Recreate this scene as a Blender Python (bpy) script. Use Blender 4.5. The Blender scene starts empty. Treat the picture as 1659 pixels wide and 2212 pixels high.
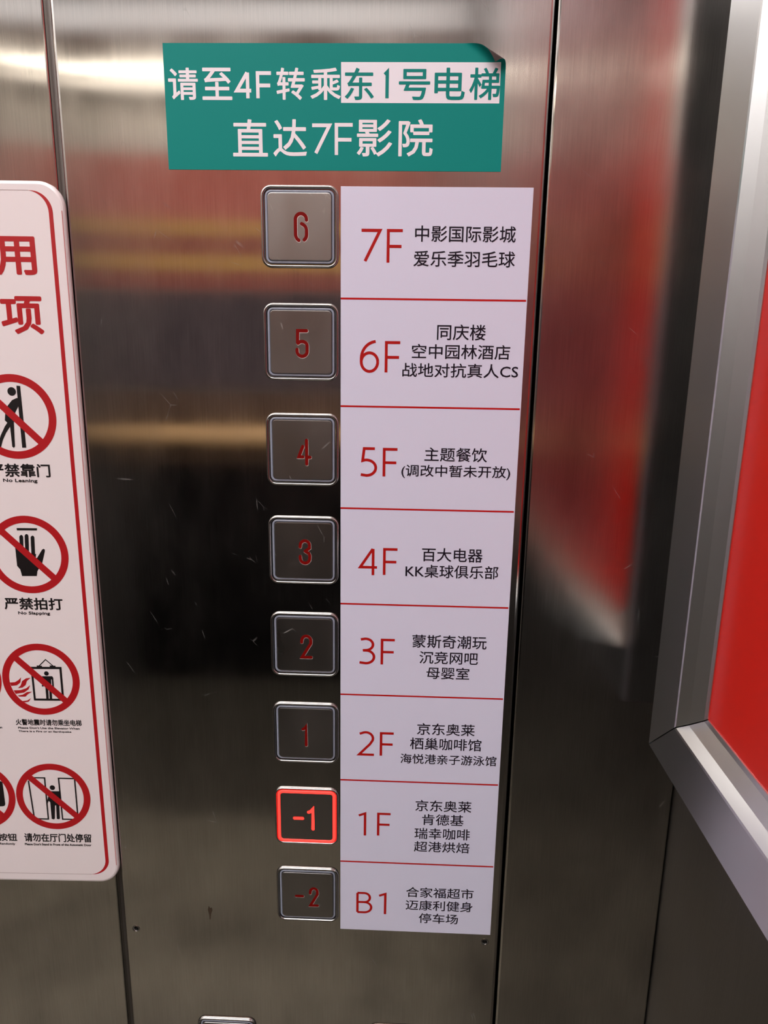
import bpy, bmesh, math, random
from mathutils import Vector, Matrix
random.seed(7)
S = bpy.context.scene
COL = S.collection
# ---------------------------------------------------------------- camera
F, YAW, PITCH, ROLL = 1520.4, 0.0324, -0.2290, -0.0149
CAM = Vector((0.0364, -0.3777, 1.45))
RM = Matrix.Rotation(YAW, 3, 'Z') @ Matrix.Rotation(PITCH, 3, 'X') @ Matrix.Rotation(ROLL, 3, 'Y')
right, fwd, up = RM.col[0], RM.col[1], RM.col[2]
cd = bpy.data.cameras.new('camera')
cam = bpy.data.objects.new('camera', cd)
COL.objects.link(cam)
cd.sensor_fit = 'HORIZONTAL'; cd.sensor_width = 36.0; cd.lens = F / 1659 * 36.0
cd.clip_start = 0.01
m = Matrix((right, up, -fwd)).transposed().to_4x4(); m.translation = CAM
cam.matrix_world = m
S.camera = cam
# ---------------------------------------------------------------- world, light, exposure
S.view_settings.view_transform = 'Standard'
S.view_settings.look = 'None'
S.view_settings.gamma = 1.0
S.view_settings.use_curve_mapping = False
S.view_settings.exposure = 0.25
w = bpy.data.worlds.new('world'); S.world = w; w.use_nodes = True
w.node_tree.nodes['Background'].inputs[0].default_value = (0.02, 0.02, 0.02, 1)
LAMP_POWER = 7.8
TUBE_POWER = 12.0
TUBE_TINT = (1.0, 0.90, 0.74)
LAMP_TINT = (0.97, 0.95, 0.94)
# the car: x -1.25..0.20, y -2.2..0.03, z 0..2.35
WX, LX, BY, CZ = 0.2001, -1.25, -2.5, 2.35

# ---------------------------------------------------------------- helpers
def srgb(r, g, b):
    f = lambda c: (c / 255 / 12.92) if c / 255 <= 0.04045 else ((c / 255 + 0.055) / 1.055) ** 2.4
    return (f(r), f(g), f(b), 1)

def mat(name, col, rough=0.5, metal=0.0, coat=0.0, emit=None, es=0.0, spec=0.5):
    m = bpy.data.materials.new(name); m.use_nodes = True
    b = m.node_tree.nodes['Principled BSDF']
    b.inputs['Base Color'].default_value = col
    b.inputs['Roughness'].default_value = rough
    b.inputs['Metallic'].default_value = metal
    b.inputs['Coat Weight'].default_value = coat
    b.inputs['Coat Roughness'].default_value = 0.06
    b.inputs['Specular IOR Level'].default_value = spec
    if emit:
        b.inputs['Emission Color'].default_value = emit
        b.inputs['Emission Strength'].default_value = es
    return m

def N(nt, t, **kw):
    n = nt.nodes.new(t)
    for k, v in kw.items(): setattr(n, k, v)
    return n

def steel(name, col, rough, aniso, tangent=(1, 0, 0), grain=True, smudge=0.0, mottle=0.06, scratch=0.0):
    """brushed stainless steel: vertical grain, fine streaks, cloudy wiping marks"""
    m = mat(name, col, rough, 1.0)
    nt = m.node_tree; b = nt.nodes['Principled BSDF']; L = nt.links.new
    b.inputs['Anisotropic'].default_value = aniso
    tc = N(nt, 'ShaderNodeNewGeometry')
    cx = N(nt, 'ShaderNodeCombineXYZ')
    for i in range(3): cx.inputs[i].default_value = tangent[i]
    L(cx.outputs[0], b.inputs['Tangent'])
    mp = N(nt, 'ShaderNodeMapping'); mp.inputs['Scale'].default_value = (2600, 2600, 30)
    L(tc.outputs['Position'], mp.inputs['Vector'])
    st = N(nt, 'ShaderNodeTexNoise'); st.inputs['Scale'].default_value = 1.0; st.inputs['Detail'].default_value = 3
    L(mp.outputs[0], st.inputs['Vector'])
    cl = N(nt, 'ShaderNodeTexNoise'); cl.inputs['Scale'].default_value = 16; cl.inputs['Detail'].default_value = 6
    mp2 = N(nt, 'ShaderNodeMapping'); mp2.inputs['Scale'].default_value = (1.6, 1.6, 0.8)
    L(tc.outputs['Position'], mp2.inputs['Vector']); L(mp2.outputs[0], cl.inputs['Vector'])
    # roughness = rough + streaks + clouds
    r1 = N(nt, 'ShaderNodeMapRange'); r1.inputs['From Min'].default_value = 0.25; r1.inputs['From Max'].default_value = 0.75
    r1.inputs['To Min'].default_value = rough * (0.94 if grain else 1); r1.inputs['To Max'].default_value = rough * (1.06 if grain else 1)
    L(st.outputs['Fac'], r1.inputs['Value'])
    r2 = N(nt, 'ShaderNodeMapRange'); r2.inputs['From Min'].default_value = 0.3; r2.inputs['From Max'].default_value = 0.7
    r2.inputs['To Min'].default_value = 1 - mottle * 2; r2.inputs['To Max'].default_value = 1 + mottle * 2
    L(cl.outputs['Fac'], r2.inputs['Value'])
    mu = N(nt, 'ShaderNodeMath', operation='MULTIPLY'); L(r1.outputs[0], mu.inputs[0]); L(r2.outputs[0], mu.inputs[1])
    L(mu.outputs[0], b.inputs['Roughness'])
    # colour: slight streaks and stains
    r3 = N(nt, 'ShaderNodeMapRange'); r3.inputs['From Min'].default_value = 0.3; r3.inputs['From Max'].default_value = 0.7
    r3.inputs['To Min'].default_value = 0.90 if grain else 1; r3.inputs['To Max'].default_value = 1.06 if grain else 1
    L(st.outputs['Fac'], r3.inputs['Value'])
    r4 = N(nt, 'ShaderNodeMapRange'); r4.inputs['From Min'].default_value = 0.3; r4.inputs['From Max'].default_value = 0.7
    r4.inputs['To Min'].default_value = 1 - mottle; r4.inputs['To Max'].default_value = 1 + mottle
    L(cl.outputs['Fac'], r4.inputs['Value'])
    m2 = N(nt, 'ShaderNodeMath', operation='MULTIPLY'); L(r3.outputs[0], m2.inputs[0]); L(r4.outputs[0], m2.inputs[1])
    vm = N(nt, 'ShaderNodeVectorMath', operation='SCALE'); vm.inputs[0].default_value = col[:3]
    L(m2.outputs[0], vm.inputs['Scale'])
    out = vm.outputs[0]
    if scratch > 0:
        # sparse hairline scratches: distorted wave crests cut up by a noise mask
        mpw = N(nt, 'ShaderNodeMapping'); mpw.inputs['Rotation'].default_value = (0, 0.65, 0)
        L(tc.outputs['Position'], mpw.inputs['Vector'])
        vo = N(nt, 'ShaderNodeTexVoronoi', feature='DISTANCE_TO_EDGE'); vo.inputs['Scale'].default_value = 55
        mpv = N(nt, 'ShaderNodeMapping'); mpv.inputs['Scale'].default_value = (1.0, 1.0, 0.35)
        L(mpw.outputs[0], mpv.inputs['Vector']); L(mpv.outputs[0], vo.inputs['Vector'])
        lt = N(nt, 'ShaderNodeMath', operation='LESS_THAN'); lt.inputs[1].default_value = 0.006
        L(vo.outputs['Distance'], lt.inputs[0])
        mk = N(nt, 'ShaderNodeTexNoise'); mk.inputs['Scale'].default_value = 70; mk.inputs['Detail'].default_value = 1
        L(tc.outputs['Position'], mk.inputs['Vector'])
        gt = N(nt, 'ShaderNodeMapRange'); gt.inputs['From Min'].default_value = 0.62; gt.inputs['From Max'].default_value = 0.72
        L(mk.outputs['Fac'], gt.inputs['Value'])
        ml = N(nt, 'ShaderNodeMath', operation='MULTIPLY'); L(lt.outputs[0], ml.inputs[0]); L(gt.outputs[0], ml.inputs[1])
        ms = N(nt, 'ShaderNodeMath', operation='MULTIPLY'); L(ml.outputs[0], ms.inputs[0]); ms.inputs[1].default_value = scratch
        mx = N(nt, 'ShaderNodeMix', data_type='RGBA'); mx.inputs['B'].default_value = (0.55, 0.52, 0.50, 1)
        im = N(nt, 'ShaderNodeMath', operation='SUBTRACT'); im.inputs[0].default_value = 1.0
        L(ms.outputs[0], im.inputs[1]); L(im.outputs[0], b.inputs['Metallic'])
        L(ms.outputs[0], mx.inputs['Factor']); L(out, mx.inputs['A']); out = mx.outputs['Result']
    L(out, b.inputs['Base Color'])
    return m

def obj(name, bm, m, parent=None, smooth=False):
    bmesh.ops.recalc_face_normals(bm, faces=bm.faces) if smooth != 'keep' else None
    me = bpy.data.meshes.new(name); bm.to_mesh(me); bm.free()
    for k in (m if isinstance(m, (list, tuple)) else [m]): me.materials.append(k)
    o = bpy.data.objects.new(name, me); COL.objects.link(o)
    if parent: o.parent = parent
    if smooth is True:
        me.polygons.foreach_set('use_smooth', [True] * len(me.polygons))
    return o

def tag(o, label=None, cat=None, group=None, kind=None):
    for k, v in (('label', label), ('category', cat), ('group', group), ('kind', kind)):
        if v: o[k] = v
    return o

def empty(name, loc, label, cat, group=None, rz=0.0):
    o = bpy.data.objects.new(name, None); COL.objects.link(o)
    o.location = loc; o.rotation_euler = (0, 0, rz); o.empty_display_size = 0.02
    return tag(o, label, cat, group)

def box(bm, x0, x1, y0, y1, z0, z1):
    v = [bm.verts.new(p) for p in ((x0,y0,z0),(x1,y0,z0),(x1,y1,z0),(x0,y1,z0),(x0,y0,z1),(x1,y0,z1),(x1,y1,z1),(x0,y1,z1))]
    for f in ((0,3,2,1),(4,5,6,7),(0,1,5,4),(1,2,6,5),(2,3,7,6),(3,0,4,7)): bm.faces.new([v[i] for i in f])
    return v

def bevel(bm, w, seg=3):
    bmesh.ops.bevel(bm, geom=list(bm.edges), offset=w, segments=seg, affect='EDGES', profile=0.5)

# survey of the photograph: a measured pixel -> the point it marks on a real plane of the place
# (fixed numbers, independent of where the render camera stands)
SV_F, SV_POS = 1520.4, Vector((0.0364, -0.3777, 1.45))
SV_ROT = Matrix.Rotation(0.0324, 3, 'Z') @ Matrix.Rotation(-0.2290, 3, 'X') @ Matrix.Rotation(-0.0149, 3, 'Y')
def hit(u, v, n, p0):
    d = SV_ROT @ Vector(((u - 829.5) / SV_F, 1.0, (1106 - v) / SV_F)); n = Vector(n)
    return SV_POS + d * (n.dot(Vector(p0) - SV_POS) / n.dot(d))
def PX(u, v, y=0.0):                       # operating-panel plane -> (x, z)
    p = hit(u, v, (0, 1, 0), (0, y, 0)); return Vector((p.x, p.z))

def zoomer(scale, ox, oy, f):
    return lambda a, b: f(ox + a / scale, oy + b / scale)

# flat printing in a local (x, z) sheet, facing -y
def poly(bm, pts, y):
    vs = [bm.verts.new((p[0], y, p[1])) for p in pts]
    try: return bm.faces.new(vs)
    except ValueError: return None
def disc(bm, c, r, y, n=28):
    poly(bm, [(c[0] + r * math.cos(2*math.pi*i/n), c[1] + r * math.sin(2*math.pi*i/n)) for i in range(n)], y)
def ringflat(bm, c, r0, r1, y, n=72):
    a = [[bm.verts.new((c[0] + r*math.cos(2*math.pi*i/n), y, c[1] + r*math.sin(2*math.pi*i/n))) for i in range(n)] for r in (r0, r1)]
    for i in range(n):
        j = (i + 1) % n; bm.faces.new((a[0][i], a[0][j], a[1][j], a[1][i]))
LAYER = [0]
def ribbon(bm, pts, w, y, cap=0.0):
    """a stroke of width w along pts (x, z); mitred; cap>0 gives rounded ends"""
    LAYER[0] = (LAYER[0] + 1) % 4; y -= 0.000006 * LAYER[0]
    P = [Vector(p) for p in pts]
    Q = [P[0]]
    for p in P[1:]:
        if (p - Q[-1]).length > 1e-6: Q.append(p)
    P = Q; n = len(P); Lr, Rr = [], []
    for i in range(n):
        d0 = (P[i] - P[i-1]).normalized() if i > 0 else (P[1] - P[0]).normalized()
        d1 = (P[i+1] - P[i]).normalized() if i < n-1 else d0
        t = (d0 + d1)
        t = t.normalized() if t.length > 1e-6 else d0
        nn = Vector((-t.y, t.x)); c = max(0.4, nn.dot(Vector((-d0.y, d0.x))))
        k = w / 2 / c
        Lr.append(P[i] + nn * k); Rr.append(P[i] - nn * k)
    vl = [bm.verts.new((p.x, y, p.y)) for p in Lr]; vr = [bm.verts.new((p.x, y, p.y)) for p in Rr]
    for i in range(n - 1): bm.faces.new((vl[i], vr[i], vr[i+1], vl[i+1]))
    if cap:
        for (e, d, a, b) in ((P[0], P[0]-P[1], vl[0], vr[0]), (P[-1], P[-1]-P[-2], vr[-1], vl[-1])):
            d = d.normalized(); nn = Vector((-d.y, d.x)); mid = []
            s0 = Vector((a.co.x, a.co.z)) - e
            s1 = Vector((b.co.x, b.co.z)) - e
            for k in range(1, 6):
                t = math.pi * k / 6
                q = e + s0 * math.cos(t) + d * (w/2 * math.sin(t))
                mid.append(bm.verts.new((q.x, y, q.y)))
            bm.faces.new([a] + mid + [b])

def arc(cx, cz, rx, rz, a0, a1, n=14):
    return [(cx + rx*math.cos(math.radians(a0 + (a1-a0)*i/n)), cz + rz*math.sin(math.radians(a0 + (a1-a0)*i/n))) for i in range(n+1)]

# stroke lettering: centre lines in a unit box
GLY = {
 '7': [[(0,1),(1,1),(0.2,0)]],
 'F': [[(0,0),(0,1),(1,1)], [(0,0.51),(0.93,0.51)]],
 '6': [[(0.86,1.0)] + arc(0.95,0.42,0.95,0.58,108,180,8) + arc(0.5,0.32,0.5,0.32,180,360,14), arc(0.5,0.32,0.5,0.30,0,172,12)],
 '5': [[(0.93,1),(0.22,1),(0.12,0.55)] + arc(0.38,0.29,0.62,0.29,100,-90,16) + [(0,0.03)]],
 '4': [[(0.76,0),(0.76,1)], [(0.74,1),(0,0.30),(1,0.30)]],
 '3': [[(0.08,0.97)] + arc(0.42,0.77,0.50,0.23,95,-78,12) + [(0.22,0.53)], [(0.25,0.53)] + arc(0.44,0.27,0.56,0.26,80,-92,14) + [(0,0.04)]],
 '2': [[(0.05,0.93)] + arc(0.45,0.73,0.47,0.27,118,-20,12) + [(0.72,0.47),(0.02,0),(1,0)]],
 '1': [[(0,0.90),(0.94,1),(0.94,0)]],
 'B': [[(0,0),(0,1)], [(0,1),(0.5,1)] + arc(0.5,0.765,0.40,0.235,90,-90,10) + [(0,0.53)], [(0,0.53),(0.5,0.53)] + arc(0.5,0.265,0.5,0.265,90,-90,12) + [(0,0)]],
}
def glyph(bm, ch, x0, x1, z0, z1, w, y):
    h = w / 2
    for st in GLY[ch]:
        ribbon(bm, [(x0 + h + (x1-x0-w)*a, z0 + h*(ch not in 'F14') + (z1-z0-h*(1 if ch in 'F14' else 2))*b) for a, b in st], w, y)

def text_mesh(body, offset=0.0, res=3):
    c = bpy.data.curves.new('t', 'FONT'); c.body = body; c.offset = offset; c.resolution_u = res
    c.fill_mode = 'FRONT' if 'FRONT' in [e.identifier for e in c.bl_rna.properties['fill_mode'].enum_items] else c.fill_mode
    o = bpy.data.objects.new('t', c); COL.objects.link(o)
    dg = bpy.context.evaluated_depsgraph_get()
    me = bpy.data.meshes.new_from_object(o.evaluated_get(dg))
    vs = [v.co.copy() for v in me.vertices]; fs = [tuple(p.vertices) for p in me.polygons]
    bpy.data.objects.remove(o); bpy.data.curves.remove(c); bpy.data.meshes.remove(me)
    return vs, fs
def put_text(bm, body, x0, x1, z0, z1, y, bold=0.0):
    """print body into a box; bold = extra stroke weight in metres, by copies shifted round a small circle"""
    vs, fs = text_mesh(body)
    if not vs: return
    ax, bx = min(v.x for v in vs), max(v.x for v in vs); ay, by = min(v.y for v in vs), max(v.y for v in vs)
    h = bold / 2; x0 += h; x1 -= h; z0 += h; z1 -= h
    sh = [(0, 0)] if bold <= 0 else [(0, 0)] + [(h*math.cos(k*math.pi/4), h*math.sin(k*math.pi/4)) for k in range(8)]
    for k, (dx, dz_) in enumerate(sh):
        nv = [bm.verts.new((x0 + dx + (v.x-ax)/(bx-ax)*(x1-x0), y - 0.000004*k, z0 + dz_ + (v.y-ay)/(by-ay)*(z1-z0))) for v in vs]
        for f in fs:
            try: bm.faces.new([nv[i] for i in f])
            except ValueError: pass
def face_front(bm):
    """all flat printing looks at -y"""
    bm.normal_update()
    for f in bm.faces:
        if f.normal.y > 0: f.normal_flip()
    return bm

def zbox(Z, x0, y0, x1, y1, slope=True):
    """a zoom-pixel box around a slanted line of print -> its upright box on the sheet"""
    xm, ym = (x0+x1)/2, (y0+y1)/2
    l, r = Z(x0, ym), Z(x1, ym)
    # image slope of a level line: same z at both ends
    t, b = Z(xm, y0), Z(xm, y1)
    drift = abs(l.y - r.y) * 0.5 if slope else 0.0
    drift = min(drift, 0.25 * (t.y - b.y))
    return l.x, r.x, b.y + drift * 0.9, t.y - drift * 0.9

def rr(w, h, r, n=6):
    """rounded rectangle outline centred at 0"""
    out = []
    for cx, cz, a in ((w/2-r, h/2-r, 0), (-w/2+r, h/2-r, 90), (-w/2+r, -h/2+r, 180), (w/2-r, -h/2+r, 270)):
        for i in range(n+1):
            t = math.radians(a + 90*i/n); out.append((cx + r*math.cos(t), cz + r*math.sin(t)))
    return out
def loft(bm, loops, cap=False):
    rows = [[bm.verts.new((x, y, z)) for x, z in lp] for lp, y in loops]
    n = len(rows[0])
    for a, b in zip(rows, rows[1:]):
        for i in range(n): bm.faces.new((a[i], a[(i+1) % n], b[(i+1) % n], b[i]))
    if cap: bm.faces.new(rows[-1])
    return rows

# ---------------------------------------------------------------- materials
M_PANEL = steel('brushed steel', (0.60, 0.575, 0.555, 1), 0.125, 1.0, scratch=0.14, mottle=0.17)
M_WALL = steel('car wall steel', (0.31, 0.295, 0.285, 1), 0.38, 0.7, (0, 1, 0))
M_BEZEL = mat('button bezel steel', (0.40, 0.385, 0.375, 1), 0.2, 1.0)
M_FACE = steel('button face steel', (0.34, 0.325, 0.32, 1), 0.31, 0.0, grain=False, mottle=0.08, scratch=0.6)
M_GAP = mat('dark gap', (0.012, 0.012, 0.013, 1), 0.6)
M_DIFF = mat('grey light guide', srgb(150, 155, 172), 0.25, 0.0, 0.3)
M_LED = mat('red lit light guide', srgb(255, 40, 30), 0.4, 0.0, 0.0, (1.0, 0.02, 0.015, 1), 3.2)
M_GLINT = mat('painted edge glint', (0.75, 0.70, 0.68, 1), 0.45, 0.6)
M_RED_NUM = mat('red button numeral', srgb(118, 8, 5), 0.6, spec=0.1)
M_PAPER = mat('white directory film', srgb(216, 213, 233), 0.35, 0.0, 0.1)
M_INK = mat('black ink', srgb(22, 12, 28), 0.5, spec=0.2)
M_RED = mat('red ink', srgb(172, 18, 14), 0.5, spec=0.2)
M_RULE = mat('red rule ink', srgb(182, 14, 14), 0.5, spec=0.2)
M_WHITE_INK = mat('white ink', srgb(238, 228, 234), 0.45)
M_TEAL_INK = mat('teal ink', srgb(8, 128, 120), 0.5, spec=0.15)
M_PLATE = mat('white acrylic', srgb(236, 224, 225), 0.3, 0.0, 0.4)
M_SIGNRED = mat('red sign print', srgb(176, 20, 28), 0.4, 0.0, 0.3)
M_BLACK = mat('black sign print', srgb(20, 15, 17), 0.4, 0.0, 0.3)
M_ALU = mat('satin aluminium', (0.62, 0.62, 0.63, 1), 0.28, 1.0)
M_POSTER = mat('red poster', srgb(206, 28, 16), 0.28, 0.0, 0.15)

# ---------------------------------------------------------------- the car: floor, ceiling, walls
def slab(name, m, x0, x1, y0, y1, z0, z1):
    bm = bmesh.new(); box(bm, x0, x1, y0, y1, z0, z1)
    return tag(obj(name, bm, m), kind='structure')
M_FLOOR = mat('speckled stone floor', srgb(150, 142, 128), 0.45)
nt = M_FLOOR.node_tree
tx = N(nt, 'ShaderNodeTexNoise'); tx.inputs['Scale'].default_value = 14; tx.inputs['Detail'].default_value = 8
cr = N(nt, 'ShaderNodeValToRGB'); cr.color_ramp.elements[0].color = srgb(88, 83, 72); cr.color_ramp.elements[1].color = srgb(130, 123, 108)
cr.color_ramp.elements[0].position = 0.35; cr.color_ramp.elements[1].position = 0.65
nt.links.new(tx.outputs['Fac'], cr.inputs[0]); nt.links.new(cr.outputs[0], nt.nodes['Principled BSDF'].inputs['Base Color'])
M_CEIL = mat('white ceiling panel', srgb(225, 220, 214), 0.5)
T = 0.03
slab('floor', M_FLOOR, LX - T, WX + T, BY - T, 0.06, -0.04, 0)
slab('floor_shade_strip', mat('painted floor shade', srgb(66, 62, 54), 0.5), LX, WX, BY, -1.55, 0.0, 0.002)  # darker strip: shade deepening towards the rear, painted as one flat step
slab('ceiling', M_CEIL, LX - T, WX + T, BY - T, 0.06, CZ, CZ + 0.04)
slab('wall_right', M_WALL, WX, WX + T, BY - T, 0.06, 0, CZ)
slab('wall_left', steel('left wall steel', (0.58, 0.56, 0.54, 1), 0.5, 0.5, (0, 1, 0)), LX - T, LX, BY - T, 0.06, 0, CZ)
slab('wall_back', steel('rear wall steel', (0.62, 0.59, 0.56, 1), 0.5, 0.6), LX, WX, BY - T, BY, 0, CZ)
slab('wall_front', M_GAP, LX, WX, 0.028, 0.06, 0, CZ)

# front return panel right of the operating panel, with a rolled edge along the seam
bm = bmesh.new(); box(bm, 0.1025, WX - 0.0006, 0.0, 0.028, 0, CZ); bevel(bm, 0.0013)
tag(obj('wall_front_right', bm, M_PANEL, smooth=False), kind='structure')
# panel on the left, a touch out of true
HX, HYAW, PL_ = -0.1432, 0.030, -0.1404
bm = bmesh.new(); box(bm, -1.09, 0.0, 0.0, 0.022, 0, CZ); bevel(bm, 0.0010)
o = tag(obj('wall_front_left', bm, M_PANEL), kind='structure'); o.location = (HX, 0.0, 0); o.rotation_euler = (0, 0, HYAW)

slab('trim_1', steel('seam strip steel', (0.34, 0.32, 0.30, 1), 0.5, 0.3), HX - 0.003, PL_ + 0.0005, 0.0045, 0.0075, 0, CZ)

# ---------------------------------------------------------------- operating panel
PL, PR = -0.1404, 0.1013
HOLES = [PX(294, 2006), PX(1047, 2035)]
bm = bmesh.new()
box(bm, PL, PR, -0.0, 0.026, 0.55, 2.28)
bevel(bm, 0.0022, 4)
panel = obj('control_panel', bm, M_PANEL)
tag(panel, 'brushed steel operating panel carrying the floor buttons, between two dark seams', 'control panel')
bm = bmesh.new()
for hx in HOLES:
    bmesh.ops.create_cone(bm, cap_ends=True, segments=28, radius1=0.0017, radius2=0.0017, depth=0.012,
                          matrix=Matrix.Translation((hx.x, 0.002, hx.y)) @ Matrix.Rotation(math.pi/2, 4, 'X'))
cut = obj('cut', bm, M_GAP)
md = panel.modifiers.new('holes', 'BOOLEAN'); md.object = cut; md.operation = 'DIFFERENCE'; md.solver = 'EXACT'
dg = bpy.context.evaluated_depsgraph_get()
nm = bpy.data.meshes.new_from_object(panel.evaluated_get(dg)); panel.modifiers.clear(); panel.data = nm
bpy.data.objects.remove(cut)
for hx in HOLES:                            # rolled lip and the screw sunk in each hole
    bm = bmesh.new(); rows = []
    for r, y in ((0.0026, 0.0), (0.0023, -0.00022), (0.0019, -0.00022), (0.0016, 0.0004), (0.0015, 0.003)):
        rows.append(([(hx.x + r*math.cos(2*math.pi*i/28), hx.y + r*math.sin(2*math.pi*i/28)) for i in range(28)], y))
    loft(bm, rows); obj('screw_hole_rim', bm, M_BEZEL, panel, True)
    bm = bmesh.new()
    loft(bm, [([(hx.x + r*math.cos(2*math.pi*i/20), hx.y + r*math.sin(2*math.pi*i/20)) for i in range(20)], y) for r, y in ((0.00148, 0.004), (0.00148, 0.0026), (0.0011, 0.0020), (0.0004, 0.0018))], True)
    obj('sunken_screw', bm, M_GAP, panel, True)

bm = bmesh.new()
poly(bm, [PX(u, v) for u, v in ((451, 1957), (449, 1965), (452, 1976), (453, 1986), (455, 1986), (456, 1974), (459, 1966), (457, 1960), (454, 1962))], -0.00005)
o = obj('rust_stain', face_front(bm), mat('rust stain', srgb(58, 44, 30), 0.7), panel, 'keep'); o['label'] = 'small brown stain'
# ---------------------------------------------------------------- buttons
SQ, BX0, BPITCH, BZ0 = 0.0394, -0.0402, 0.0566, 1.5285
def button_parts(t, lit):
    r = 0.0052
    def lp(off, rad=None): return rr(SQ - 2*off, SQ - 2*off, max(0.0009, (rad if rad is not None else r - off)))
    bm = bmesh.new()
    loft(bm, [(lp(o_), y) for o_, y in ((0, 0.0), (0.0001, -0.0008), (0.0004, -0.0014), (0.0009, -0.0016), (0.0013, -0.0014), (0.0016, -0.0008), (0.0017, 0.0))])
    obj('bezel', bm, M_BEZEL, t, True)
    bm = bmesh.new(); loft(bm, [(lp(0.0019), -0.0002)], True); obj('recess', bm, M_GAP, t)
    bm = bmesh.new()
    loft(bm, [(lp(o_), y) for o_, y in ((0.00225, -0.0002), (0.00228, -0.0006), (0.0024, -0.0008), (0.0032, -0.0008), (0.00335, -0.0006), (0.0034, -0.0002))])
    if lit:  # lit ring drawn wider, its spreading glow put into the shape
        bm.free(); bm = bmesh.new()
        loft(bm, [(lp(o_), y) for o_, y in ((0.00185, -0.0010), (0.0019, -0.0013), (0.0023, -0.0016), (0.0030, -0.0016), (0.0036, -0.0014), (0.0037, -0.0010))])
    g = obj('light_ring', bm, M_LED if lit else M_DIFF, t, True)
    if lit: g['label'] = 'glowing red light ring'
    bm = bmesh.new()
    loft(bm, [(lp(0.00352, 0.0021), -0.0002), (lp(0.00354, 0.0021), -0.0012), (lp(0.00365, 0.0020), -0.0014), (lp(0.0039, 0.0018), -0.00145)], True)
    obj('face_plate', bm, M_FACE, t)
NUM = {   # engraved stencil numerals, centre lines in a unit box
 '6': [[(1,0.76)] + arc(0.5,0.78,0.5,0.22,8,172,10) + [(0.0,0.72),(0,0.24)] + arc(0.5,0.22,0.5,0.24,184,246,7), [(0.56,0.62)] + arc(0.50,0.36,0.5,0.25,60,0,5) + [(1,0.22)] + arc(0.5,0.22,0.5,0.24,0,-56,6)],
 '5': [[(0.96,1),(0.08,1),(0.06,0.53)], [(0.10,0.51)] + arc(0.5,0.42,0.5,0.16,120,0,8) + [(1,0.25)] + arc(0.5,0.2,0.5,0.2,0,-180,12) + [(0,0.27)]],
 '4': [[(0.36,0.74),(0,0.30),(0.36,0.30)], [(0.70,1),(0.70,0)], [(0.74,0.29),(1,0.29)]],
 '3': [[(0,0.72)] + arc(0.5,0.80,0.48,0.2,180,0,10) + [(0.98,0.68),(0.52,0.53)], [(0.52,0.53),(0.9,0.44),(1,0.34),(1,0.24)] + arc(0.5,0.22,0.5,0.22,0,-180,12) + [(0,0.30)]],
 '2': [[(0.0,0.70)] + arc(0.5,0.79,0.48,0.21,180,0,10) + [(0.98,0.66),(0.03,0.0),(1,0.0)]],
 '1': [[(0,0.84),(0.45,0.88),(0.85,1.0),(0.85,0)]],
 '-': [[(0,0.5),(1,0.5)]],
}
ZA = zoomer(4.809, 540, 380, PX); ZB = zoomer(5.0273, 540, 860, PX); ZC = zoomer(5.0273, 540, 1280, PX); ZD = zoomer(4.096, 540, 1480, PX)
BTN = [('6', [('6', ZA, 462, 378, 608, 692)], 'dull red 6, beside the 7F row'),
       ('5', [('5', ZA, 478, 1592, 613, 1890)], 'dull red 5 and scratched face, beside the 6F row'),
       ('4', [('4', ZB, 520, 437, 672, 727)], 'dull red stencilled 4, beside the 5F row'),
       ('3', [('3', ZB, 535, 1527, 668, 1797)], 'dull red 3, beside the 4F row'),
       ('2', [('2', ZC, 552, 448, 682, 703)], 'dull red 2, beside the 3F row'),
       ('1', [('1', ZC, 565, 1425, 635, 1655)], 'dull red 1 alone, beside the 2F row'),
       ('-1', [('-', ZD, 385, 1148, 480, 1178), ('1', ZD, 510, 1073, 577, 1267)], ''),
       ('-2', [('-', ZD, 400, 1838, 482, 1862), ('2', ZD, 525, 1775, 612, 1942)], 'dull red minus 2, beside the B1 row')]
for i, (s, gl, lab) in enumerate(BTN):
    lit = s == '-1'
    cx, cz = BX0 + SQ/2, BZ0 - i*BPITCH - SQ/2
    label = 'lit elevator button with glowing red border and minus 1, beside the 1F row' if lit else 'unlit steel elevator button with ' + lab
    t = empty('elevator_button', (cx, 0, cz), label, 'button', 'floor buttons in a column on the steel panel')
    button_parts(t, lit)
    bm = bmesh.new(); br = bmesh.new()
    wd = 0.00172
    for ch, Z, a, b, c, d in gl:
        p0, p1 = Z(a, d), Z(c, b)
        x0, x1, z0, z1 = p0.x - cx, p1.x - cx, p0.y - cz, p1.y - cz
        h = wd/2
        for st in NUM[ch]:
            pts = [(x0 + h + (x1-x0-wd)*u, z0 + h + (z1-z0-wd)*v) for u, v in st]
            ribbon(bm, pts, wd, -0.00152, cap=1)
            ribbon(br, [(x + 0.00010, z - 0.00016) for x, z in pts], wd + (0.0001 if lit else 0.00022), -0.00148, cap=1)  # flat bright rim shifted down: light caught by the engraved edge, painted on
    obj('numeral', face_front(bm), M_LED if lit else M_RED_NUM, t, 'keep')
    obj('painted_rim', face_front(br), M_LED if lit else M_GLINT, t, 'keep')
zb = PX(490, 2197).y
for xx, lab in ((PX(490, 2197).x, 'steel button at the lower edge, left one, only its top rim showing'), (PX(797, 2212).x + SQ/2, 'steel button at the lower edge, right one, barely showing')):
    t = empty('elevator_button', (xx, 0, zb - SQ/2), lab, 'button', 'door buttons at the bottom of the panel')
    button_parts(t, False)

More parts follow.
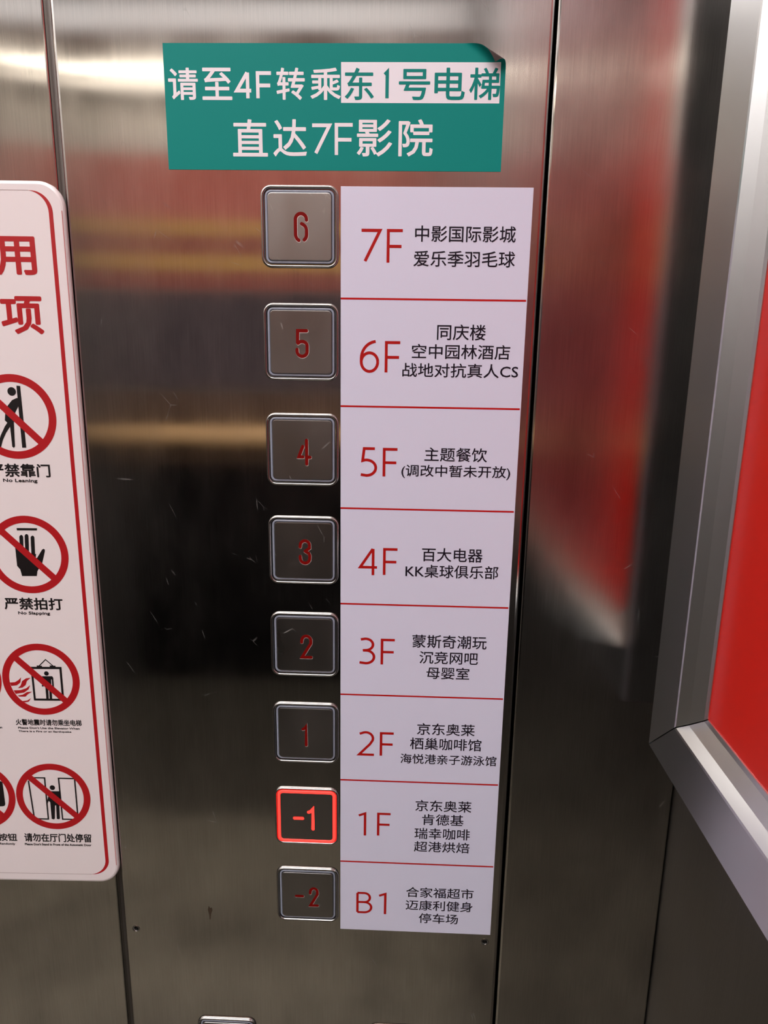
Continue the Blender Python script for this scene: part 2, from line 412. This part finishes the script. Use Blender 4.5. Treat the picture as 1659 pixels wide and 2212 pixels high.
# ---------------------------------------------------------------- floor directory
SW = 0.0958
z_top, z_bot = PX(735, 402.7).y, PX(735, 2005.3).y
d = empty('floor_directory', (0, 0, z_bot), 'tall white floor directory with red and black print, right of the button column', 'sign')
LZ = z_bot
bm = bmesh.new(); box(bm, 0.0002, SW, -0.00045, 0.0, 0, z_top - z_bot); bevel(bm, 0.0001, 1)
obj('backing_sheet', bm, M_PAPER, d)
YI = -0.00051
for v in (644.8, 877, 1097, 1303.1, 1498.6, 1683.1, 1858.7):
    z = PX(735, v).y - LZ
    bm = bmesh.new(); poly(bm, [(0.0002, z-0.00048), (SW-0.0006, z-0.00048), (SW-0.0006, z+0.00048), (0.0002, z+0.00048)], YI)
    obj('divider_line', face_front(bm), M_RULE, d, 'keep')
Z3 = zoomer(3.6065, 720, 380, PX); Z4 = zoomer(3.6065, 720, 860, PX); Z5 = zoomer(3.6065, 720, 1300, PX); Z6 = zoomer(4.1475, 720, 1660, PX)
ROWS = [
 (Z3, [('7',208,412,375,678),('F',416,414,551,678)], [('中影国际影城',637,387,1422,522),('爱乐季羽毛球',625,582,1415,715)]),
 (Z3, [('6',207,1276,358,1535),('F',401,1286,531,1533)], [('同庆楼',808,1155,1187,1283),('空中园林酒店',612,1308,1377,1433),('战地对抗真人CS',538,1455,1440,1579)]),
 (Z4, [('5',204,380,342,613),('F',385,386,509,611)], [('主题餐饮',710,382,1198,500),('(调改中暂未开放)',530,515,1378,638)]),
 (Z4, [('4',200,1160,352,1378),('F',387,1165,509,1378)], [('百大电器',690,1163,1163,1280),('KK桌球俱乐部',562,1292,1285,1410)]),
 (Z5, [('3',195,274,328,488),('F',369,284,488,488)], [('蒙斯奇潮玩',615,252,1195,370),('沉竞网吧',670,380,1127,490),('母婴室',725,503,1060,606)]),
 (Z5, [('2',190,1002,328,1197),('F',362,1011,479,1198)], [('京东奥莱',652,940,1102,1045),('栖巢咖啡馆',597,1053,1153,1162),('海悦港亲子游泳馆',522,1178,1270,1277)]),
 (Z6, [('1',217,386,299,596),('F',392,391,523,600)], [('京东奥莱',735,276,1238,393),('肯德基',795,402,1167,513),('瑞幸咖啡',727,525,1223,641),('超港烘焙',722,645,1220,756)]),
 (Z6, [('B',206,1099,351,1294),('1',399,1107,479,1300)], [('合家福超市',652,1055,1257,1168),('迈康利健身',648,1170,1248,1283),('停车场',765,1290,1117,1391)]),
]
for Z, num, lines in ROWS:
    bm = bmesh.new()
    for ch, a, b, c, e in num:
        x0, x1, z0, z1 = zbox(Z, a, b, c, e)
        glyph(bm, ch, x0, x1, z0 - LZ, z1 - LZ, 0.00150, YI)
    obj('floor_number', face_front(bm), M_RED, d, 'keep')
    bm = bmesh.new()
    for body, a, b, c, e in lines:
        x0, x1, z0, z1 = zbox(Z, a, b, c, e)
        put_text(bm, body, x0, x1, z0 - LZ, z1 - LZ, YI, 0.00014)
    obj('shop_names', face_front(bm), M_INK, d, 'keep')

# ---------------------------------------------------------------- teal notice with a peeling corner
ZT = zoomer(1.8433, 300, 50, PX)
tl, bl_, br_ = PX(353, 93.2), PX(363.5, 368.6), PX(1085.3, 369)
TX0, TX1, TZ0, TZ1 = (tl.x + bl_.x)/2, br_.x - 0.0008, (bl_.y + br_.y)/2, tl.y
t = empty('paper_notice', (TX0, 0, TZ0), 'teal paper notice with white print and peeling upper right corner, above the buttons', 'notice')
M_TEAL = mat('teal paper', srgb(8, 132, 124), 0.5, spec=0.15)
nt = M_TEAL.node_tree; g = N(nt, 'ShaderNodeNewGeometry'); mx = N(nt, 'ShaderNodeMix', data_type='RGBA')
mx.inputs['A'].default_value = srgb(8, 132, 124); mx.inputs['B'].default_value = srgb(60, 50, 48)  # second colour darkens the paper's back, painting shadow inside the curl
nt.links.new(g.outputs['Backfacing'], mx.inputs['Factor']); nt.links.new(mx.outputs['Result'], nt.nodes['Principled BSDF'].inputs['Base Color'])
M_TWHITE = mat('white paper patch', srgb(234, 228, 236), 0.42)
wa, wb = ZT(805.5, 318), ZT(1442, 157)
wx0, wx1, wz0, wz1 = wa.x - TX0, min(wb.x, TX1 - 0.0008) - TX0, wa.y - TZ0, wb.y - TZ0
TW, TH = TX1 - TX0, TZ1 - TZ0
xs = sorted(set([0, wx0, wx1, TW] + [TW - 0.024*i/30 for i in range(31)] + [TW*i/12*0.85 for i in range(12)]))
zs = sorted(set([0, wz0, wz1, TH] + [TH - 0.020*i/26 for i in range(27)] + [TH*i/6*0.6 for i in range(6)]))
c1, c2 = ZT(1330, 75), ZT(1453, 156)
c1 = Vector((c1.x - TX0, c1.y - TZ0)); c2 = Vector((c2.x - TX0, c2.y - TZ0))
dn = (c2 - c1).normalized(); nn = Vector((-dn.y, dn.x))
if nn.dot(Vector((TW, TH)) - c1) < 0: nn = -nn
RC = 0.0030
def curl(x, z):
    # a gentle warp so the sheet is not ruler-flat, then the rolled corner
    y = -0.00025
    s = (Vector((x, z)) - c1).dot(nn) + RC
    if s <= 0: return (x, y, z)
    th = s / RC
    q = Vector((x, z)) - nn * s + nn * (RC * math.sin(th))
    return (q.x, y - RC * (1 - math.cos(th)), q.y)
bm = bmesh.new()
gv = {(i, j): bm.verts.new(curl(x, z)) for i, x in enumerate(xs) for j, z in enumerate(zs)}
for i in range(len(xs)-1):
    for j in range(len(zs)-1):
        f = bm.faces.new((gv[i, j], gv[i+1, j], gv[i+1, j+1], gv[i, j+1]))
        xm, zm = (xs[i]+xs[i+1])/2, (zs[j]+zs[j+1])/2
        f.material_index = 1 if wx0 < xm < wx1 and wz0 < zm < wz1 else 0
ps = obj('paper_sheet', bm, [M_TEAL, M_TWHITE], t, 'keep'); ps.data.polygons.foreach_set('use_smooth', [True] * len(ps.data.polygons))
YT = -0.00029
bw, bt = bmesh.new(), bmesh.new()
def tch(bm, ch, a, b, c, e, off=0.0004):
    x0, x1, z0, z1 = zbox(ZT, a, b, c, e)
    put_text(bm, ch, x0 - TX0, x1 - TX0, z0 - TZ0, z1 - TZ0, YT, off)
for ch, a, c in (('请',118,236),('至',252,371),('转',548,661),('乘',683,804)): tch(bw, ch, a, 178, c, 307)
for ch, a, c in (('东',820,936),('号',1035,1160),('电',1177,1299),('梯',1316,1438)): tch(bt, ch, a, 178 if ch != '号' else 183, c, 307)
for ch, a, c in (('直',374,513),('达',535,669),('影',868,1009),('院',1034,1171)): tch(bw, ch, a, 383, c, 532)
def tgl(bm, ch, a, b, c, e, w=0.00165):
    x0, x1, z0, z1 = zbox(ZT, a, b, c, e); glyph(bm, ch, x0-TX0, x1-TX0, z0-TZ0, z1-TZ0, w, YT)
tgl(bw, '4', 383, 190, 454, 300); tgl(bw, 'F', 467, 192, 534, 300); tgl(bw, '7', 684, 400, 766, 526); tgl(bw, 'F', 780, 398, 858, 526)
tgl(bt, '1', 972, 188, 996, 300)
obj('white_lettering', face_front(bw), M_WHITE_INK, t, 'keep'); obj('teal_lettering', face_front(bt), M_TEAL_INK, t, 'keep')

# ---------------------------------------------------------------- safety notice on the left panel
PT = 0.0030
cy, sy = math.cos(HYAW), math.sin(HYAW)
nL = Vector((-sy, cy, 0)); pL = Vector((HX, 0, 0)) - nL * PT
def LP(u, v):
    p = hit(u, v, nL, pL) - pL
    return Vector((p.x * cy + p.y * sy, p.z))
sb = LP(115, 1904.5).y
st_ = LP(60, 389.6).y
SR = (LP(136.7, 440).x + LP(256, 1868).x) / 2
n = empty('safety_notice', (HX, 0, sb), 'white acrylic safety notice with red prohibition circles, on the panel at the left edge', 'sign', rz=HYAW)
ZN2 = zoomer(3.16, 0, 370, LP); ZN3 = zoomer(4.0967, 0, 1060, LP); ZN4 = zoomer(3.6133, 0, 1600, LP)
def dz(f): return lambda a, b: f(a, b) - Vector((0, sb))
D2, D3, D4 = dz(ZN2), dz(ZN3), dz(ZN4)
PH, PWD = st_ - sb, 0.150
bm = bmesh.new()
def plate(off, y): return ([(x + SR - PWD/2, z + PH/2) for x, z in rr(PWD - 2*off, PH - 2*off, 0.0125 - off, 10)], y)
loft(bm, [plate(0, -0.0002), plate(0, -0.0019), plate(0.0006, -0.0027), plate(0.0016, -PT), plate(0.0017, -PT)], True)
obj('acrylic_plate', bm, M_PLATE, n)
YN = -PT - 0.00006
# red border: thick along the side, tapering to nothing round the corners
bx = D3(745, 800).x + 0.0003
bw_ = 0.0021
ztop, zbot = D2(250, 130).y, D4(500, 1038).y
def border(x1, r, k=14):
    out = []
    for cxx, czz, a0, a1 in ((x1 - r, zbot + r, -90, 0), (x1 - r, ztop - r, 0, 90)):
        out += arc(cxx, czz, r, r, a0, a1, k)
    return out
A = border(bx, 0.0105); B = border(bx - bw_, 0.0105)
bm = bmesh.new()
va = [bm.verts.new((x, YN, z)) for x, z in A]; vb = [bm.verts.new((x, YN, z)) for x, z in B]
for i in range(len(A)-1): bm.faces.new((va[i], va[i+1], vb[i+1], vb[i]))
obj('border_line', face_front(bm), M_SIGNRED, n, 'keep')
M_HAIR = mat('grey hairline print', srgb(150, 120, 118), 0.5)
for z in (ztop, zbot):
    bm = bmesh.new(); poly(bm, [(bx - 0.125, z-0.00010), (bx - 0.0115, z-0.00010), (bx - 0.0115, z+0.00010), (bx - 0.125, z+0.00010)], YN)
    obj('hairline', face_front(bm), M_HAIR, n, 'keep')
xl = SR - 0.0010
bm = bmesh.new(); poly(bm, [(xl-0.0004, 0.013), (xl+0.00002, 0.013), (xl+0.00002, PH-0.014), (xl-0.0004, PH-0.014)], -PT - 0.00003)
obj('edge_reflection', face_front(bm), mat('painted red edge reflection', srgb(196, 120, 120), 0.4, 0, 0.3), n, 'keep')  # pale red strip: the red reflection inside the acrylic edge, painted flat
# heading
bm = bmesh.new()
x0, x1, z0, z1 = zbox(D2, -32, 443, 246, 710, False); put_text(bm, '用', x0, x1, z0, z1, YN, 0.0010)
x0, x1, z0, z1 = zbox(D2, 5, 852, 294, 1112, False); put_text(bm, '项', x0, x1, z0, z1, YN, 0.0010)
obj('heading', face_front(bm), M_SIGNRED, n, 'keep')
# prohibition circles
RO, RT = 0.02275, 0.0041
def mean(*p): return sum(p) / len(p)
C1 = Vector((D2(385, 1690).x - RO, mean(D2(60, 1385).y, D2(80, 1960).y)))
C2 = Vector((D3(608, 590).x - RO, mean(D3(205, 222).y, D3(295, 905).y)))
C3 = Vector((mean(D3(20, 1640).x, D3(706, 1710).x), mean(D3(320, 1355).y, D3(397, 1980).y)))
C4 = Vector((mean(D4(128, 420).x, D4(705, 455).x), mean(D4(386, 180).y, D4(437, 688).y)))
C5 = Vector((D4(122, 452).x - RO, C4.y - 0.0004)); C6 = Vector((D3(11, 1650).x - RO, C3.y))
blk = {k: bmesh.new() for k in range(6)}
YB = YN; YR = YN - 0.00004
# leaning figure
b = blk[0]; Z = lambda a, c: D2(a, c)
pp = lambda b, pts, Z, y=YB: poly(b, [Z(*q) for q in pts], y)
disc(b, Z(80, 1503), 0.0023, YB)
pp(b, [(112,1463),(138,1465),(180,1887),(152,1887)], Z)
pp(b, [(138,1548),(112,1548),(82,1562),(52,1600),(36,1650),(33,1700),(62,1728),(95,1720),(101,1655),(128,1600)], Z, YB-0.00001)
pp(b, [(66,1712),(95,1712),(103,1878),(95,1888),(84,1880)], Z, YB-0.00002)
pp(b, [(58,1705),(34,1740),(4,1805),(-16,1882),(8,1882),(20,1835),(42,1785),(74,1735)], Z, YB-0.00003)
# slapping hand
b = blk[1]; Z = lambda a, c: D3(a, c)
pp(b, [(147,330),(328,332),(328,352),(150,351)], Z)
for a, top, bot in ((188, 392, 600), (235, 384, 600), (288, 398, 600)):
    pp(b, [(a-17, top+14), (a-10, top+3), (a, top-2), (a+10, top+3), (a+17, top+14), (a+25, bot), (a-8, bot)], Z)
pp(b, [(135,505),(160,510),(178,545),(200,560),(320,560),(316,600),(330,592),(372,522),(385,513),(397,520),(398,535),(374,640),(332,712),(326,755),(196,755),(180,697),(152,665)], Z, YB-0.00001)
# lift and fire
b = blk[2]
def ln(b, p, q, w, Z, y=YB): ribbon(b, [Z(*p), Z(*q)], w, y)
ln(b, (275,1567), (545,1569), 0.0014, Z); ln(b, (534,1560), (560,1855), 0.0013, Z); ln(b, (303,1847), (562,1850), 0.0013, Z); ln(b, (283,1600), (310,1855), 0.0012, Z)
ribbon(b, [Z(346,1550), Z(403,1494), Z(474,1554)], 0.0006, YB)
ln(b, (325,1552), (372,1555), 0.0009, Z); ln(b, (440,1552), (492,1555), 0.0009, Z)
disc(b, Z(411,1617), 0.00140, YB)
pp(b, [(372,1641),(462,1641),(472,1655),(478,1740),(464,1740),(458,1670),(452,1670),(462,1840),(440,1840),(434,1745),(427,1745),(432,1840),(410,1840),(398,1690),(384,1735),(370,1730),(378,1690)], Z)
# lift doors
b = blk[3]; Z = lambda a, c: D4(a, c)
for pts in ([(258,288),(348,290),(378,611),(296,609)], [(300,609),(268,600),(222,312)], [(582,296),(457,293),(489,612),(582,614)], [(582,293),(607,580)]):
    ribbon(b, [Z(*q) for q in pts], 0.0009, YB)
disc(b, Z(409,366), 0.00165, YB)
pp(b, [(388,394),(466,394),(474,404),(480,480),(466,480),(464,520),(468,606),(462,613),(444,610),(438,505),(430,505),(429,606),(422,614),(404,610),(392,480),(380,470),(372,490),(364,484),(376,440)], Z)
# black figure of the neighbouring circle
b = blk[4]; pp(b, [(-60,318),(8,316),(20,326),(42,495),(36,508),(20,512),(-50,512)], Z)
fl = bmesh.new()
for pts in ([(88,1697),(132,1694),(162,1676),(187,1652),(180,1698),(150,1722),(100,1727)],
            [(158,1747),(184,1722),(196,1684),(230,1660),(272,1655),(238,1684),(228,1718),(200,1742)],
            [(120,1766),(182,1764),(232,1748),(268,1720),(254,1756),(214,1786),(140,1797)],
            [(155,1813),(202,1804),(240,1781),(285,1778),(247,1800),(226,1822),(172,1822)],
            [(190,1862),(242,1856),(275,1835),(256,1866),(220,1873)]):
    pp(fl, pts, lambda a, c: D3(a, c))
for k, (c, kind) in enumerate(((C1, 'leaning_figure'), (C2, 'hand_pictogram'), (C3, 'lift_pictogram'), (C4, 'doorway_pictogram'), (C5, 'button_pictogram'), (C6, None))):
    bm = bmesh.new(); ringflat(bm, c, RO - RT, RO, YR)
    q = (RO - RT*0.5) * math.sqrt(0.5)
    ribbon(bm, [(c.x - q, c.y + q), (c.x + q, c.y - q)], 0.0039, YR - 0.00002)
    ro = obj('prohibition_circle', face_front(bm), M_SIGNRED, n, 'keep')
    if kind: obj(kind, face_front(blk[k]), M_BLACK, ro, 'keep')
    else: blk[k].free()
    if k == 2: obj('flames', face_front(fl), M_SIGNRED, ro, 'keep')
# captions
for Z, a, b, c, e, body, off in ((D2,-76,1993,343,2090,'严禁靠门',0.0004), (D2,22,2097,256,2131,'No Leaning',0.0002), (D3,38,943,556,1058,'严禁拍打',0.0004), (D3,162,1067,444,1106,'No Slapping',0.0002),
      (D3,140,2019,722,2083,'火警地震时请勿乘坐电梯',0.0002), (D3,162,2087,705,2114,"Please Don't Use the Elevator When",0.00012), (D3,165,2119,632,2146,'There is a Fire or an Earthquake',0.00012), (D3,-8,2088,20,2104,'en',0.00012),
      (D4,190,720,713,794,'请勿在厅门处停留',0.0003), (D4,195,797,713,823,"Please Don't Stand in Front of the Automatic Door",0.00015), (D4,-14,722,133,783,'按钮',0.0003), (D4,-2,794,120,817,'Randomly',0.00015)):
    x0, x1, z0, z1 = zbox(Z, a, b, c, e)
    bm = bmesh.new(); put_text(bm, body, x0, x1, z0, z1, YN, off)
    obj('caption', face_front(bm), M_BLACK, n, 'keep')

# ---------------------------------------------------------------- framed red poster on the right wall
XO = 0.1725
oc = hit(1400, 1608, (1, 0, 0), (XO, 0, 0))
FY, FZ = oc.y, oc.z                        # outer far lower corner
FY2, FZ2 = FY - 0.80, FZ + 0.98
# profile: distance in from the outer edge, x of the surface
PROF = [(0.0, WX), (0.0, XO + 0.0008), (0.0008, XO), (0.0236, XO + 0.0031), (0.0246, XO + 0.0035), (0.0284, XO + 0.0081), (0.0338, XO + 0.0128), (0.0355, XO + 0.0137), (0.0355, XO + 0.0160)]
fr = empty('framed_poster', (WX, (FY + FY2)/2, FZ), 'aluminium framed plain red poster mounted on the side wall at the right', 'poster')
def loc(p): return (p[0] - WX, p[1] - (FY + FY2)/2, p[2] - FZ)
def rail(name, a, b):
    """a mitred frame rail between two outer corners a, b = ((y, z), inward (y, z) diagonal)"""
    bm = bmesh.new(); rows = []
    for (cyz, diag), g in ((a, 1), (b, -1)):
        row = []
        for wd, x in PROF:
            y, z = cyz[0] + diag[0]*wd, cyz[1] + diag[1]*wd
            # hairline mitre gap
            tv = Vector((b[0][0]-a[0][0], b[0][1]-a[0][1])).normalized() * 0.0004 * g
            row.append(bm.verts.new(loc((x, y + tv.x, z + tv.y))))
        rows.append(row)
    for i in range(len(PROF)-1): bm.faces.new((rows[0][i], rows[0][i+1], rows[1][i+1], rows[1][i]))
    o = obj(name, bm, M_ALU, fr)
    return o
cn = [((FY, FZ), (-1, 1)), ((FY, FZ2), (-1, -1)), ((FY2, FZ2), (1, -1)), ((FY2, FZ), (1, 1))]
for i in range(4): rail('frame_rail', cn[i], cn[(i+1) % 4])
bm = bmesh.new(); a = loc((XO + 0.0142, FY - 0.0350, FZ + 0.0350)); b = loc((WX, FY2 + 0.0350, FZ2 - 0.0350))
box(bm, a[0], b[0], b[1], a[1], a[2], b[2]); obj('poster_sheet', bm, M_POSTER, fr)
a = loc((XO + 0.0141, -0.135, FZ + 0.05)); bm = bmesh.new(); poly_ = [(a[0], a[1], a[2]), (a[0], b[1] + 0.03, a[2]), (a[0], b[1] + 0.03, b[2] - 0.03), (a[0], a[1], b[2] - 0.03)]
bm.faces.new([bm.verts.new(p) for p in poly_]); obj('painted_shade_field', bm, mat('maroon painted shade', srgb(128, 44, 46), 0.35), fr)  # maroon area paints in the shade of an unseen person on the poster

# ---------------------------------------------------------------- rear of the car (seen only mirrored in the steel)
M_GOLD = mat('gold poster print', srgb(222, 172, 92), 0.5)
M_ROSE = mat('rose poster print', srgb(205, 110, 98), 0.5)
M_WINE = mat('wine poster print', srgb(165, 84, 74), 0.5)
M_DARK = mat('black stand-in', (0.006, 0.005, 0.005, 1), 0.6, spec=0.1)
M_SLATE = mat('slate stand-in', srgb(78, 66, 72), 0.6)
def part(name, m, *b):
    bm = bmesh.new(); box(bm, *b); return obj(name, bm, m, t)
t = empty('poster_board', (-0.52, BY + 0.001, 1.66), 'red and gold poster board on the rear wall above the handrail', 'poster')
part('backing_board', M_ROSE, -0.70, 0.68, 0.0, 0.016, 0.0, 0.49)
part('wine_field', M_WINE, -0.70, 0.68, 0.016, 0.018, 0.0, 0.24)
part('gold_band', M_GOLD, -0.70, 0.68, 0.018, 0.020, 0.205, 0.255)
part('gold_band', M_GOLD, -0.70, 0.68, 0.018, 0.020, 0.075, 0.13)
t = empty('slate_stand_in', (-0.52, BY + 0.001, 1.28), 'added slate stand-in for a dark reflection on the rear wall between poster board and handrail', 'added panel')  # added board; its dark colour replaces the reflection of the person at the camera
part('stand_in_board', M_SLATE, -0.70, 0.70, 0.0, 0.012, 0.0, 0.37)
t = empty('black_stand_in', (-0.52, BY + 0.001, 0.0), 'added black lower stand-in for a dark reflection on the rear wall behind the handrail', 'added panel')  # black board added to darken the mirror image where an unseen person stands
part('stand_in_board', M_DARK, -0.70, 0.70, 0.0, 0.012, 0.003, 1.27)
part('painted_glow_band', mat('painted brown glow', srgb(98, 74, 58), 0.6), -0.70, 0.70, 0.012, 0.014, 0.97, 1.27)  # brown put in for the soft glow mirrored around the handrail
t = empty('handrail', (-0.52, BY + 0.001, 1.10), 'golden round handrail across the rear wall', 'handrail')
bm = bmesh.new()
bmesh.ops.create_cone(bm, cap_ends=True, segments=24, radius1=0.040, radius2=0.040, depth=1.38, matrix=Matrix.Translation((0, 0.10, 0)) @ Matrix.Rotation(math.pi/2, 4, 'Y'))
obj('rail_bar', bm, mat('golden varnish', (0.98, 0.62, 0.30, 1), 0.4), t, True)
for x in (-0.5, 0, 0.5): part('rail_bracket', M_BEZEL, x-0.012, x+0.012, 0.012, 0.075, -0.012, 0.012)

# ---------------------------------------------------------------- ceiling lamps
def lamp_mat(name, p, c=LAMP_TINT): return mat(name, (0.9, 0.9, 0.9, 1), 0.5, 0, 0, (*c, 1), p)
M_LAMP, M_GLOW, M_TUBE, M_TUBE2 = lamp_mat('lamp diffuser', LAMP_POWER), lamp_mat('faint diffuser', 0.9), lamp_mat('bright tube', TUBE_POWER, TUBE_TINT), lamp_mat('dim tube', TUBE_POWER*0.4, TUBE_TINT)
for yy, dep, m_, lab in ((-2.33, 0.03, M_TUBE2, 'thin dim ceiling light strip nearest the rear wall'), (-1.80, 0.16, M_GLOW, 'soft faint ceiling light strip ahead of the thin strips'), (-2.19, 0.028, M_TUBE, 'thin bright ceiling light strip beside the rear strip'), (-1.05, 0.55, M_LAMP, 'wide ceiling light panel in the middle of the ceiling'), (-0.40, 0.22, M_LAMP, 'slim ceiling light panel nearest the operating panel')):
    t = empty('ceiling_light', (-0.52, yy, CZ - 0.0005), lab, 'ceiling light', 'ceiling lights')
    part('lamp_frame', M_BEZEL, -0.68, 0.68, -dep/2-0.012, dep/2+0.012, -0.014, 0.0)
    part('diffuser', m_, -0.66, 0.66, -dep/2, dep/2, -0.018, -0.012)
